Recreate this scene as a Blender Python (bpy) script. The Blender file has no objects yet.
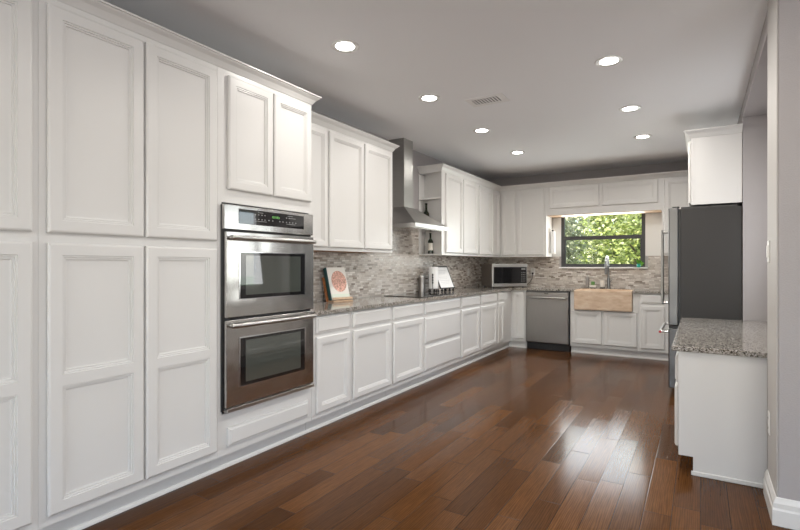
import bpy, bmesh, math, random
from mathutils import Vector, Matrix
random.seed(7)
SC = bpy.context.scene
COL = SC.collection

# ------------------------------------------------------------ camera
CAMZ = 1.278
cam_d = bpy.data.cameras.new('camera')
cam = bpy.data.objects.new('camera', cam_d)
COL.objects.link(cam)
cam_d.sensor_width = 36.0
cam_d.lens = 36.0 * 490.0 / 800.0
cam_d.clip_start = 0.05
cam.location = (0, 0, CAMZ)
cam.rotation_euler = (math.radians(90), 0, math.atan(300 / 490.0))
SC.camera = cam

# ------------------------------------------------------------ world, sun, daylight and fill, exposure
SC.view_settings.view_transform = 'Standard'
SC.view_settings.look = 'None'
SC.view_settings.gamma = 1.0
SC.view_settings.exposure = 0.50
SC.view_settings.use_curve_mapping = False
w = bpy.data.worlds.new('world')
SC.world = w
w.use_nodes = True
nt = w.node_tree
bg = nt.nodes['Background']
sky = nt.nodes.new('ShaderNodeTexSky')
sky.sky_type = 'NISHITA'
sky.sun_disc = False
sky.sun_elevation = math.radians(50)
sky.sun_rotation = math.radians(160)
nt.links.new(sky.outputs[0], bg.inputs[0])
bg.inputs[1].default_value = 0.45

def lamp(name, kind, loc, energy, color=(1, 1, 1), target=None, **kw):
    d = bpy.data.lights.new(name, kind)
    d.energy = energy
    d.color = color
    for k, v in kw.items():
        setattr(d, k, v)
    o = bpy.data.objects.new(name, d)
    COL.objects.link(o)
    o.location = loc
    if target is not None:
        o.rotation_euler = (Vector(target) - Vector(loc)).to_track_quat('-Z', 'Y').to_euler()
    return o

lamp('sun', 'SUN', (0, 0, 10), 8.0, (1.0, 0.95, 0.84), (3.2, 7.0, 0.0), angle=0.01)
# added upward fill lamps in unseen windows to brighten the ceiling; then nook-window daylight
lamp('rear_fill_left', 'AREA', (-0.65, -3.93, 1.45), 37, (0.96, 0.98, 1.0), (-0.65, 3, 8.5), shape='RECTANGLE', size=2.2, size_y=1.8)
lamp('rear_fill_right', 'AREA', (2.0, -3.93, 1.3), 28, (0.96, 0.98, 1.0), (1.2, 3, 8.5), shape='RECTANGLE', size=2.2, size_y=2.1)
lamp('side_fill', 'AREA', (3.93, -0.6, 1.45), 66, (0.96, 0.98, 1.0), (-3, 0.6, 6.5), shape='RECTANGLE', size=2.4, size_y=1.8)
lamp('nook_window_daylight', 'AREA', (0.625, 4.70, 1.52), 5, (0.96, 0.98, 1.0), (-2, 4.70, 1.9), shape='RECTANGLE', size=0.75, size_y=1.05)
lamp('sink_window_daylight', 'AREA', (-1.28, 7.965, 1.645), 14.5, (0.97, 1.0, 0.97), (-1.28, 2, 1.5), shape='RECTANGLE', size=1.17, size_y=0.76)
LENS_STRENGTH = 12.0
LEFT_ROW_W, RIGHT_ROW_W = 4.8, 9.4

# ------------------------------------------------------------ node helpers and materials
class NB:
    def __init__(s, name):
        s.m = bpy.data.materials.new(name)
        s.m.use_nodes = True
        s.t = s.m.node_tree
        s.b = s.t.nodes['Principled BSDF']
        s.out = s.t.nodes['Material Output']
    def n(s, typ, **kw):
        x = s.t.nodes.new(typ)
        for k, v in kw.items():
            setattr(x, k, v)
        return x
    def l(s, a, b):
        s.t.links.new(a, b)
    def math(s, op, a, b=None, c=None):
        x = s.n('ShaderNodeMath', operation=op)
        for i, v in enumerate((a, b, c)):
            if v is None:
                continue
            if isinstance(v, (int, float)):
                x.inputs[i].default_value = v
            else:
                s.l(v, x.inputs[i])
        return x.outputs[0]
    def ramp(s, fac, stops):
        x = s.n('ShaderNodeValToRGB')
        cr = x.color_ramp
        while len(cr.elements) < len(stops):
            cr.elements.new(0.5)
        for e, (p, c) in zip(cr.elements, stops):
            e.position = p
            e.color = (c[0], c[1], c[2], 1)
        s.l(fac, x.inputs[0])
        return x.outputs[0]
    def pos(s):
        return s.n('ShaderNodeNewGeometry').outputs['Position']
    def noise(s, vec, scale, detail=3, rough=0.5):
        x = s.n('ShaderNodeTexNoise')
        x.inputs['Scale'].default_value = scale
        x.inputs['Detail'].default_value = detail
        x.inputs['Roughness'].default_value = rough
        if vec is not None:
            s.l(vec, x.inputs['Vector'])
        return x
    def scale(s, vec, sc):
        x = s.n('ShaderNodeVectorMath', operation='MULTIPLY')
        s.l(vec, x.inputs[0])
        x.inputs[1].default_value = sc
        return x.outputs[0]
    def bump(s, h, strength, dist=0.01, normal=None):
        x = s.n('ShaderNodeBump')
        x.inputs['Strength'].default_value = strength
        x.inputs['Distance'].default_value = dist
        s.l(h, x.inputs['Height'])
        if normal is not None:
            s.l(normal, x.inputs['Normal'])
        s.l(x.outputs[0], s.b.inputs['Normal'])

def mat(name, color, rough=0.5, metal=0.0, bump=0.0, bscale=80, ior=None, var=0.0, vscale=6, alpha=None, stretch=None):
    b = NB(name)
    P = b.b.inputs
    P['Base Color'].default_value = (*color, 1)
    P['Roughness'].default_value = rough
    P['Metallic'].default_value = metal
    if ior:
        P['IOR'].default_value = ior
    if bump or var:
        v = b.pos()
        if stretch:
            v = b.scale(v, stretch)
    if bump:
        b.bump(b.noise(v, bscale, 3).outputs[0], bump, 0.004)
    if var:
        nz = b.noise(v, vscale, 4).outputs[0]
        lo = tuple(max(0, c * (1 - var)) for c in color)
        hi = tuple(min(1, c * (1 + var)) for c in color)
        b.l(b.ramp(nz, [(0.3, lo), (0.7, hi)]), P['Base Color'])
    return b.m

def emit(name, color, strength):
    b = NB(name)
    b.b.inputs['Base Color'].default_value = (*color, 1)
    b.b.inputs['Emission Color'].default_value = (*color, 1)
    b.b.inputs['Emission Strength'].default_value = strength
    return b.m

M = {}
M['cabinet'] = mat('white_cabinet_paint', (0.71, 0.70, 0.685), 0.33, bump=0.04, bscale=300)
M['white_trim'] = mat('white_trim_paint', (0.73, 0.72, 0.70), 0.4)
M['wall'] = mat('grey_wall_paint', (0.40, 0.375, 0.375), 0.75, bump=0.35, bscale=140)
M['ceiling'] = mat('ceiling_paint', (0.90, 0.905, 0.92), 0.85, bump=0.15, bscale=90)
M['lit_wall_end'] = mat('lit_wall_end_paint', (0.49, 0.47, 0.45), 0.55)  # wall grey made lighter to imitate downlight on the wall end
M['raw_wood'] = mat('raw_wood', (0.36, 0.19, 0.09), 0.6, var=0.3, vscale=12)
M['bronze'] = mat('dark_bronze_frame', (0.045, 0.045, 0.048), 0.45)
M['black'] = mat('black_plastic', (0.012, 0.012, 0.013), 0.35)
M['iron'] = mat('black_iron', (0.015, 0.014, 0.014), 0.4, 0.3)
M['black_glass'] = mat('black_oven_glass', (0.010, 0.010, 0.011), 0.03, ior=1.7)
M['oven_pane'] = mat('dim_oven_pane', (0.06, 0.068, 0.06), 0.02, ior=2.1)
M['chrome'] = mat('chrome', (0.75, 0.75, 0.76), 0.12, 1.0)
M['brushed_nickel'] = mat('brushed_nickel', (0.50, 0.49, 0.48), 0.3, 1.0)
M['fridge_side'] = mat('dark_grey_enamel', (0.027, 0.0245, 0.023), 0.5, bump=0.1, bscale=500)
M['plastic_white'] = mat('white_plastic', (0.82, 0.81, 0.78), 0.35)
M['paper'] = mat('white_paper', (0.86, 0.86, 0.86), 0.8)
M['ceramic'] = mat('white_ceramic', (0.82, 0.80, 0.76), 0.2)
M['bottle'] = mat('dark_green_bottle_glass', (0.010, 0.016, 0.008), 0.08)
M['label'] = mat('bottle_label', (0.75, 0.71, 0.64), 0.7)
M['teal'] = mat('teal_cover', (0.008, 0.070, 0.075), 0.45)
M['cream'] = mat('cream_cover', (0.74, 0.71, 0.66), 0.5)
M['mint'] = mat('pale_mint_page', (0.66, 0.72, 0.63), 0.6)
M['food'] = mat('pink_food_picture', (0.60, 0.34, 0.27), 0.5, var=0.5, vscale=70)
M['walnut'] = mat('orange_brown_wood', (0.30, 0.11, 0.035), 0.45, var=0.25, vscale=30)
M['tan_wood'] = mat('tan_wood', (0.55, 0.38, 0.25), 0.5, var=0.15, vscale=30)
M['red'] = mat('red_badge', (0.45, 0.02, 0.02), 0.3)
M['leaf'] = None
M['pot'] = mat('teal_glass_pot', (0.03, 0.36, 0.27), 0.2)
M['sponge'] = mat('green_sponge', (0.12, 0.25, 0.08), 0.8)
M['plant_leaf'] = mat('bright_plant_leaf', (0.11, 0.33, 0.03), 0.5)
M['plant_dark'] = mat('dark_plant_leaf', (0.10, 0.12, 0.05), 0.5)
M['bark'] = mat('bark', (0.11, 0.075, 0.05), 0.9, var=0.4, vscale=18)
M['grass'] = mat('lawn_grass', (0.10, 0.17, 0.04), 0.9, var=0.4, vscale=3)
M['green_led'] = emit('green_clock_digits', (0.30, 0.75, 0.22), 0.35)
M['glyph'] = mat('pale_panel_print', (0.28, 0.28, 0.28), 0.5)
M['lens'] = emit('downlight_lens', (1.0, 0.97, 0.93), LENS_STRENGTH)
M['vent_dark'] = mat('vent_shadow_metal', (0.05, 0.048, 0.045), 0.6)
M['vent_white'] = mat('vent_paint', (0.84, 0.83, 0.82), 0.6)

def steel(name, col, rough, axis):
    b = NB(name)
    P = b.b.inputs
    P['Metallic'].default_value = 1.0
    v = b.scale(b.pos(), axis)
    nz = b.noise(v, 1.0, 4, 0.6).outputs[0]
    lo = tuple(c * 0.93 for c in col)
    hi = tuple(min(1, c * 1.05) for c in col)
    b.l(b.ramp(nz, [(0.3, lo), (0.7, hi)]), P['Base Color'])
    b.l(b.math('MULTIPLY_ADD', nz, 0.12, rough - 0.06), P['Roughness'])
    big = b.noise(b.pos(), 5.0, 1).outputs[0]
    b.bump(big, 0.25, 0.02)
    return b.m
M['steel'] = steel('brushed_steel', (0.52, 0.505, 0.49), 0.20, (9, 9, 700))
M['bright_steel'] = steel('bright_steel', (0.78, 0.77, 0.75), 0.34, (9, 9, 700))
M['faucet'] = mat('dull_nickel', (0.26, 0.26, 0.26), 0.3, 1.0)
M['steel_v'] = steel('brushed_steel_vertical_grain', (0.30, 0.28, 0.265), 0.33, (500, 500, 6))
M['steel_door'] = steel('grey_fridge_steel', (0.17, 0.168, 0.167), 0.36, (500, 500, 6))
M['hood'] = steel('hood_steel', (0.42, 0.415, 0.40), 0.36, (9, 9, 500))

def m_floor():
    b = NB('hardwood_planks')
    P = b.b.inputs
    sep = b.n('ShaderNodeSeparateXYZ')
    pos = b.pos()
    b.l(pos, sep.inputs[0])
    W, L = 0.127, 0.82
    xs = b.math('DIVIDE', b.math('ADD', sep.outputs[0], 10.03), W)
    row = b.math('FLOOR', xs)
    wn = b.n('ShaderNodeTexWhiteNoise', noise_dimensions='1D')
    b.l(row, wn.inputs['W'])
    ys = b.math('ADD', b.math('DIVIDE', b.math('ADD', sep.outputs[1], 20), L), b.math('MULTIPLY', wn.outputs[0], 7.3))
    col = b.math('FLOOR', ys)
    cid = b.n('ShaderNodeCombineXYZ')
    b.l(row, cid.inputs[0]); b.l(col, cid.inputs[1])
    w3 = b.n('ShaderNodeTexWhiteNoise', noise_dimensions='3D')
    b.l(cid.outputs[0], w3.inputs['Vector'])
    fx = b.math('FRACT', xs); fy = b.math('FRACT', ys)
    ex = b.math('MULTIPLY', b.math('MINIMUM', fx, b.math('SUBTRACT', 1.0, fx)), W)
    ey = b.math('MULTIPLY', b.math('MINIMUM', fy, b.math('SUBTRACT', 1.0, fy)), L)
    edge = b.math('MINIMUM', ex, ey)
    seam = b.math('LESS_THAN', edge, 0.0013)
    base = b.ramp(w3.outputs['Value'], [(0.0, (0.064, 0.0255, 0.0078)), (0.35, (0.088, 0.0350, 0.0105)), (0.7, (0.106, 0.0430, 0.0130)), (1.0, (0.132, 0.0550, 0.0175))])
    off = b.n('ShaderNodeVectorMath', operation='ADD')
    b.l(pos, off.inputs[0])
    sc = b.n('ShaderNodeVectorMath', operation='SCALE')
    b.l(w3.outputs['Color'], sc.inputs[0]); sc.inputs['Scale'].default_value = 9
    b.l(sc.outputs[0], off.inputs[1])
    grain = b.noise(b.scale(off.outputs[0], (95, 7, 1)), 1.0, 5, 0.65).outputs[0]
    cath = b.n('ShaderNodeTexWave', wave_type='BANDS', bands_direction='X')
    b.l(b.scale(off.outputs[0], (30, 2.2, 1)), cath.inputs['Vector'])
    cath.inputs['Scale'].default_value = 1.0
    cath.inputs['Distortion'].default_value = 9
    cath.inputs['Detail'].default_value = 2
    g = b.math('MULTIPLY', b.math('MULTIPLY_ADD', grain, 1.1, 0.45), b.math('MULTIPLY_ADD', cath.outputs[0], 0.35, 0.82))
    mx = b.n('ShaderNodeMix', data_type='RGBA', blend_type='MULTIPLY')
    mx.inputs['Factor'].default_value = 1.0
    b.l(base, mx.inputs['A'])
    gc = b.n('ShaderNodeCombineColor')
    for i in range(3):
        b.l(g, gc.inputs[i])
    b.l(gc.outputs[0], mx.inputs['B'])
    mx2 = b.n('ShaderNodeMix', data_type='RGBA')
    b.l(seam, mx2.inputs['Factor'])
    b.l(mx.outputs['Result'], mx2.inputs['A'])
    mx2.inputs['B'].default_value = (0.016, 0.009, 0.006, 1)
    b.l(mx2.outputs['Result'], P['Base Color'])
    b.l(b.math('MULTIPLY_ADD', grain, 0.12, 0.105), P['Roughness'])
    P['IOR'].default_value = 1.21
    # every plank sits at its own very slight tilt
    tv = b.n('ShaderNodeVectorMath', operation='SUBTRACT')
    b.l(w3.outputs['Color'], tv.inputs[0]); tv.inputs[1].default_value = (0.5, 0.5, 0.5)
    tn = b.n('ShaderNodeVectorMath', operation='MULTIPLY')
    b.l(tv.outputs[0], tn.inputs[0]); tn.inputs[1].default_value = (0.036, 0.036, 0.0)
    ad = b.n('ShaderNodeVectorMath', operation='ADD')
    b.l(b.n('ShaderNodeNewGeometry').outputs['Normal'], ad.inputs[0]); b.l(tn.outputs[0], ad.inputs[1])
    nm = b.n('ShaderNodeVectorMath', operation='NORMALIZE')
    b.l(ad.outputs[0], nm.inputs[0])
    hgt = b.math('ADD', b.math('MULTIPLY', grain, 0.25), b.math('MINIMUM', b.math('MULTIPLY', edge, 250.0), 1.0))
    b.bump(hgt, 0.10, 0.003, nm.outputs[0])
    return b.m
M['floor'] = m_floor()

def m_tile(name, ax):
    b = NB(name)
    P = b.b.inputs
    sep = b.n('ShaderNodeSeparateXYZ')
    b.l(b.pos(), sep.inputs[0])
    H = 0.0205
    zs = b.math('DIVIDE', sep.outputs[2], H)
    row = b.math('FLOOR', zs)
    wn = b.n('ShaderNodeTexWhiteNoise', noise_dimensions='1D')
    b.l(row, wn.inputs['W'])
    L = b.math('MULTIPLY_ADD', wn.outputs[0], 0.045, 0.055)
    ys = b.math('DIVIDE', b.math('ADD', sep.outputs[ax], b.math('MULTIPLY_ADD', wn.outputs[0], 3.7, 11.0)), L)
    col = b.math('FLOOR', ys)
    cid = b.n('ShaderNodeCombineXYZ')
    b.l(row, cid.inputs[0]); b.l(col, cid.inputs[1])
    w3 = b.n('ShaderNodeTexWhiteNoise', noise_dimensions='3D')
    b.l(cid.outputs[0], w3.inputs['Vector'])
    fz = b.math('FRACT', zs); fy = b.math('FRACT', ys)
    ez = b.math('MULTIPLY', b.math('MINIMUM', fz, b.math('SUBTRACT', 1.0, fz)), H)
    ey = b.math('MULTIPLY', b.math('MINIMUM', fy, b.math('SUBTRACT', 1.0, fy)), 0.07)
    edge = b.math('MINIMUM', ez, ey)
    seam = b.math('LESS_THAN', edge, 0.0011)
    base = b.ramp(w3.outputs['Value'], [(0.0, (0.19, 0.15, 0.12)), (0.06, (0.43, 0.38, 0.335)), (0.35, (0.54, 0.49, 0.445)), (0.75, (0.63, 0.585, 0.54)), (1.0, (0.80, 0.77, 0.73))])
    cloud = b.noise(b.pos(), 45, 4, 0.6).outputs[0]
    mx = b.n('ShaderNodeMix', data_type='RGBA', blend_type='MULTIPLY')
    mx.inputs['Factor'].default_value = 0.8
    b.l(base, mx.inputs['A'])
    b.l(b.ramp(cloud, [(0.3, (0.78, 0.77, 0.76)), (0.65, (1.05, 1.03, 1.01))]), mx.inputs['B'])
    mx2 = b.n('ShaderNodeMix', data_type='RGBA')
    b.l(seam, mx2.inputs['Factor'])
    b.l(mx.outputs['Result'], mx2.inputs['A'])
    mx2.inputs['B'].default_value = (0.36, 0.32, 0.29, 1)
    b.l(mx2.outputs['Result'], P['Base Color'])
    b.l(b.math('MULTIPLY_ADD', w3.outputs['Value'], 0.25, 0.18), P['Roughness'])
    b.bump(b.math('MINIMUM', b.math('MULTIPLY', edge, 350.0), 1.0), 0.5, 0.002)
    return b.m
M['tile_y'] = m_tile('stone_strip_mosaic_side', 1)
M['tile_x'] = m_tile('stone_strip_mosaic_back', 0)

def m_granite():
    b = NB('speckled_granite')
    P = b.b.inputs
    p = b.pos()
    n1 = b.noise(p, 105, 4, 0.7).outputs[0]
    n2 = b.noise(p, 45, 3, 0.6).outputs[0]
    v = b.n('ShaderNodeTexVoronoi')
    v.inputs['Scale'].default_value = 160
    b.l(p, v.inputs['Vector'])
    s = b.n('ShaderNodeSeparateColor')
    b.l(v.outputs['Color'], s.inputs[0])
    f = b.math('ADD', b.math('MULTIPLY', n1, 0.55), b.math('ADD', b.math('MULTIPLY', n2, 0.25), b.math('MULTIPLY', s.outputs[0], 0.25)))
    b.l(b.ramp(f, [(0.38, (0.025, 0.022, 0.016)), (0.45, (0.11, 0.095, 0.07)), (0.51, (0.27, 0.245, 0.215)), (0.60, (0.40, 0.375, 0.35)), (0.70, (0.60, 0.57, 0.54))]), P['Base Color'])
    P['Roughness'].default_value = 0.10
    return b.m
M['granite'] = m_granite()

def m_sink():
    b = NB('beige_travertine')
    P = b.b.inputs
    n1 = b.noise(b.scale(b.pos(), (6, 6, 16)), 1.0, 6, 0.65).outputs[0]
    b.l(b.ramp(n1, [(0.3, (0.50, 0.35, 0.235)), (0.5, (0.63, 0.47, 0.34)), (0.68, (0.72, 0.60, 0.47))]), P['Base Color'])
    P['Roughness'].default_value = 0.55
    b.bump(b.noise(b.pos(), 60, 4).outputs[0], 0.25, 0.004)
    return b.m
M['sink'] = m_sink()

def m_glass():
    b = NB('window_glass')
    t = b.n('ShaderNodeBsdfTransparent')
    g = b.n('ShaderNodeBsdfGlossy')
    g.inputs['Roughness'].default_value = 0.0
    f = b.n('ShaderNodeFresnel')
    f.inputs['IOR'].default_value = 1.45
    mx = b.n('ShaderNodeMixShader')
    b.l(f.outputs[0], mx.inputs[0]); b.l(t.outputs[0], mx.inputs[1]); b.l(g.outputs[0], mx.inputs[2])
    b.l(mx.outputs[0], b.out.inputs['Surface'])
    return b.m
M['glass'] = m_glass()

def m_leaf(name, cols):
    b = NB(name)
    P = b.b.inputs
    oi = b.n('ShaderNodeNewGeometry').outputs['Random Per Island']
    c = b.ramp(oi, cols)
    d = b.n('ShaderNodeBsdfDiffuse'); t = b.n('ShaderNodeBsdfTranslucent')
    b.l(c, d.inputs[0]); b.l(c, t.inputs[0])
    mx = b.n('ShaderNodeMixShader')
    mx.inputs[0].default_value = 0.4
    b.l(d.outputs[0], mx.inputs[1]); b.l(t.outputs[0], mx.inputs[2])
    b.l(mx.outputs[0], b.out.inputs['Surface'])
    return b.m
M['leaf'] = m_leaf('sunlit_leaves', [(0.0, (0.14, 0.18, 0.07)), (0.35, (0.34, 0.40, 0.12)), (0.75, (0.58, 0.62, 0.22)), (1.0, (0.80, 0.80, 0.52))])
M['leaf2'] = m_leaf('olive_leaves', [(0.0, (0.17, 0.19, 0.11)), (0.6, (0.42, 0.44, 0.26)), (1.0, (0.70, 0.68, 0.50))])

# ------------------------------------------------------------ mesh helpers
class B:
    """collects faces in world coordinates; build() links one mesh object"""
    def __init__(s, fn=None):
        s.bm = bmesh.new()
        s.fn = fn or (lambda a, b, c: (a, b, c))
    def v(s, a, b, c):
        return s.bm.verts.new(s.fn(a, b, c))
    def box(s, x0, x1, y0, y1, z0, z1, bev=0.0, seg=1):
        vs = [s.v(x, y, z) for x in (x0, x1) for y in (y0, y1) for z in (z0, z1)]
        fs = []
        for q in ((0, 1, 3, 2), (4, 6, 7, 5), (0, 4, 5, 1), (2, 3, 7, 6), (0, 2, 6, 4), (1, 5, 7, 3)):
            fs.append(s.bm.faces.new([vs[i] for i in q]))
        if bev:
            bmesh.ops.recalc_face_normals(s.bm, faces=fs)
            es = list({e for f in fs for e in f.edges})
            bmesh.ops.bevel(s.bm, geom=es, offset=bev, segments=seg, affect='EDGES', profile=0.5)
        return s
    def prism(s, poly, z0, z1):
        lo = [s.v(x, y, z0) for x, y in poly]
        hi = [s.v(x, y, z1) for x, y in poly]
        n = len(poly)
        s.bm.faces.new(lo[::-1]); s.bm.faces.new(hi)
        for i in range(n):
            s.bm.faces.new((lo[i], lo[(i + 1) % n], hi[(i + 1) % n], hi[i]))
        return s
    def hexa(s, lo4, hi4):
        lo = [s.v(*p) for p in lo4]; hi = [s.v(*p) for p in hi4]
        s.bm.faces.new(lo[::-1]); s.bm.faces.new(hi)
        for i in range(4):
            s.bm.faces.new((lo[i], lo[(i + 1) % 4], hi[(i + 1) % 4], hi[i]))
        return s
    def lathe(s, c, prof, seg=24, axis='Z', cap=True):
        rings = []
        for r, h in prof:
            ring = []
            for i in range(seg):
                t = 2 * math.pi * i / seg
                p, q = r * math.cos(t), r * math.sin(t)
                if axis == 'Z': pt = (c[0] + p, c[1] + q, c[2] + h)
                elif axis == 'Y': pt = (c[0] + p, c[1] + h, c[2] + q)
                else: pt = (c[0] + h, c[1] + p, c[2] + q)
                ring.append(s.v(*pt))
            rings.append(ring)
        for a, b in zip(rings, rings[1:]):
            for i in range(seg):
                s.bm.faces.new((a[i], a[(i + 1) % seg], b[(i + 1) % seg], b[i]))
        if cap:
            s.bm.faces.new(rings[0][::-1]); s.bm.faces.new(rings[-1])
        return s
    def tube(s, pts, r, seg=10):
        pts = [Vector(p) for p in pts]
        rings = []
        up = None
        for i, p in enumerate(pts):
            d = (pts[min(i + 1, len(pts) - 1)] - pts[max(i - 1, 0)]).normalized()
            if up is None:
                up = d.orthogonal().normalized()
            up = (up - d * up.dot(d)).normalized()
            sd = d.cross(up)
            rr = r[i] if isinstance(r, (list, tuple)) else r
            rings.append([s.v(*(p + up * rr * math.cos(2 * math.pi * k / seg) + sd * rr * math.sin(2 * math.pi * k / seg))) for k in range(seg)])
        for a, b in zip(rings, rings[1:]):
            for i in range(seg):
                s.bm.faces.new((a[i], a[(i + 1) % seg], b[(i + 1) % seg], b[i]))
        s.bm.faces.new(rings[0][::-1]); s.bm.faces.new(rings[-1])
        return s
    def ball(s, c, r, sz=1.0):
        prof = [(max(1e-4, r * math.sin(math.pi * k / 8)), -r * sz * math.cos(math.pi * k / 8)) for k in range(9)]
        return s.lathe(c, prof, 12)
    def sweep(s, path, prof):
        """path: plan polyline, prof: closed list of (outward offset, z); mitred at corners, offset to the right of travel"""
        n = len(path)
        nr = []
        for i in range(n - 1):
            d = Vector((path[i + 1][0] - path[i][0], path[i + 1][1] - path[i][1])).normalized()
            nr.append(Vector((d.y, -d.x)))
        rings = []
        for i in range(n):
            if i == 0: m = nr[0]
            elif i == n - 1: m = nr[-1]
            else:
                m = nr[i - 1] + nr[i]
                m = m / (m.length_squared / 2)
            rings.append([s.v(path[i][0] + m.x * o, path[i][1] + m.y * o, z) for o, z in prof])
        k = len(prof)
        for a, b in zip(rings, rings[1:]):
            for j in range(k):
                s.bm.faces.new((a[j], a[(j + 1) % k], b[(j + 1) % k], b[j]))
        s.bm.faces.new(rings[0][::-1]); s.bm.faces.new(rings[-1])
        return s
    def build(s, name, m, parent=None, smooth=False):
        bmesh.ops.recalc_face_normals(s.bm, faces=s.bm.faces)
        if parent is not None:
            p = parent
            off = Vector((0, 0, 0))
            while p is not None:
                off += p.location
                p = p.parent
            bmesh.ops.translate(s.bm, verts=s.bm.verts, vec=-off)
        me = bpy.data.meshes.new(name)
        s.bm.to_mesh(me); s.bm.free()
        o = bpy.data.objects.new(name, me)
        COL.objects.link(o)
        if parent is not None:
            o.parent = parent
        me.materials.append(m if not isinstance(m, str) else M[m])
        if smooth:
            me.shade_smooth()
            me.set_sharp_from_angle(angle=math.radians(35))
        return o

def tag(o, label, cat, group=None):
    o['label'] = label; o['category'] = cat
    if group:
        o['group'] = group
    return o

def thing(name, loc, label, cat, group=None):
    o = bpy.data.objects.new(name, None)
    o.empty_display_size = 0.05
    COL.objects.link(o)
    o.location = loc
    return tag(o, label, cat, group)

def struct(o):
    o['kind'] = 'structure'
    return o

# ------------------------------------------------------------ room shell
CZ = 2.743
XL, YB = -3.115, 7.99
XR, YR = 4.0, -4.0
HX, HY0, HY1, HZ = 0.33, 3.42, 5.38, 2.61      # desk nook: wall plane, near and far side, soffit height
NX = 0.645
struct(B().box(XL - 0.12, XR + 0.12, YR - 0.12, YB + 0.12, -0.1, 0.0).build('floor', 'floor'))
struct(B().prism([(XL - 0.12, YR - 0.12), (XR + 0.12, YR - 0.12), (XR + 0.12, 3.15), (NX + 0.12, 3.15), (NX + 0.12, YB + 0.12), (XL - 0.12, YB + 0.12)], CZ, CZ + 0.12).build('ceiling', 'ceiling'))
struct(B().box(XL - 0.12, XL, YR - 0.12, YB + 0.12, 0, CZ).build('wall_left', 'wall'))
WX0, WX1, WZ0, WZ1 = -1.880, -0.685, 1.245, 2.15
b = B()
b.box(XL, WX0, YB, YB + 0.12, 0, CZ); b.box(WX1, HX, YB, YB + 0.12, 0, CZ)
b.box(WX0, WX1, YB, YB + 0.12, 0, WZ0); b.box(WX0, WX1, YB, YB + 0.12, WZ1, CZ)
struct(b.build('wall_back', 'wall'))
b = B()
b.box(HX, NX + 0.12, 3.03, HY0, 0, CZ); b.box(NX + 0.12, XR + 0.12, 3.03, 3.15, 0, CZ)
b.box(HX, NX + 0.12, HY1, YB + 0.12, 0, CZ)
b.box(HX, NX + 0.12, HY0, HY1, HZ, CZ)
b.box(NX, NX + 0.12, HY0, 4.28, 0, HZ); b.box(NX, NX + 0.12, 5.12, HY1, 0, HZ)
b.box(NX, NX + 0.12, 4.28, 5.12, 0, 0.93); b.box(NX, NX + 0.12, 4.28, 5.12, 2.1, HZ)
struct(b.build('wall_right', 'wall'))
b = B()
b.box(XL, -1.80, YR - 0.12, YR, 0, CZ); b.box(0.50, 0.85, YR - 0.12, YR, 0, CZ); b.box(3.15, XR, YR - 0.12, YR, 0, CZ)
b.box(-1.80, 0.50, YR - 0.12, YR, 0, 0.5); b.box(-1.80, 0.50, YR - 0.12, YR, 2.4, CZ); b.box(0.85, 3.15, YR - 0.12, YR, 2.4, CZ)
struct(b.build('wall_rear', 'wall'))
b = B()
b.box(XR, XR + 0.12, YR - 0.12, -1.85, 0, CZ); b.box(XR, XR + 0.12, 0.65, 3.03, 0, CZ)
b.box(XR, XR + 0.12, -1.85, 0.65, 0, 0.5); b.box(XR, XR + 0.12, -1.85, 0.65, 2.4, CZ)
struct(b.build('wall_side', 'wall'))

# skin on the nook's wall end, lighter colour stands for downlight on grey paint
struct(B().box(HX - 0.008, HX, 3.035, HY0 - 0.003, 0.0, CZ - 0.001, 0.002).build('trim_1', 'lit_wall_end'))
# baseboards round the wall end
bb = [(0, 0), (0.019, 0), (0.019, 0.075), (0.014, 0.085), (0.014, 0.108), (0.008, 0.122), (0.004, 0.133), (0, 0.135)]
b = B(); b.sweep([(HX - 0.008, HY0 - 0.004), (HX - 0.008, 3.03), (XR, 3.03)], bb)
struct(b.build('baseboard_right', 'white_trim'))
# white panels on the back wall either side of the kitchen window and the sill
b = B(); b.box(-2.018, WX0 - 0.004, YB - 0.008, YB - 0.001, 1.412, 2.03); struct(b.build('trim_2', 'white_trim'))
b = B(); b.box(WX1 + 0.004, -0.43, YB - 0.008, YB - 0.001, 1.412, 2.03); struct(b.build('trim_3', 'white_trim'))
struct(B().box(WX0 - 0.03, WX1 + 0.04, YB - 0.05, YB + 0.1, WZ0 - 0.022, WZ0, 0.003).build('trim_4', 'white_trim'))
# kitchen window
ZM = 1.70
win = B()
fy0, fy1 = YB - 0.012, YB + 0.06
T = 0.045
win.box(WX0, WX0 + T, fy0, fy1, WZ0 + 0.001, WZ1); win.box(WX1 - T, WX1, fy0, fy1, WZ0 + 0.001, WZ1)
win.box(WX0 + T, WX1 - T, fy0, fy1, WZ0 + 0.001, WZ0 + 0.05); win.box(WX0 + T, WX1 - T, fy0, fy1, WZ1 - 0.05, WZ1)
win.box(WX0 + T, WX1 - T, fy0 - 0.006, fy1, ZM - 0.03, ZM + 0.025)
win.box(WX0 + T, WX0 + T + 0.018, fy0 + 0.012, fy1, WZ0 + 0.05, ZM - 0.03); win.box(WX1 - T - 0.018, WX1 - T, fy0 + 0.012, fy1, WZ0 + 0.05, ZM - 0.03)
wf = struct(win.build('window_1', 'bronze'))
for z0, z1 in ((WZ0 + 0.04, ZM - 0.02), (ZM + 0.02, WZ1 - 0.04)):
    B().box(WX0 + T - 0.005, WX1 - T + 0.005, YB + 0.03, YB + 0.035, z0, z1).build('pane', 'glass', wf)
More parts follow.
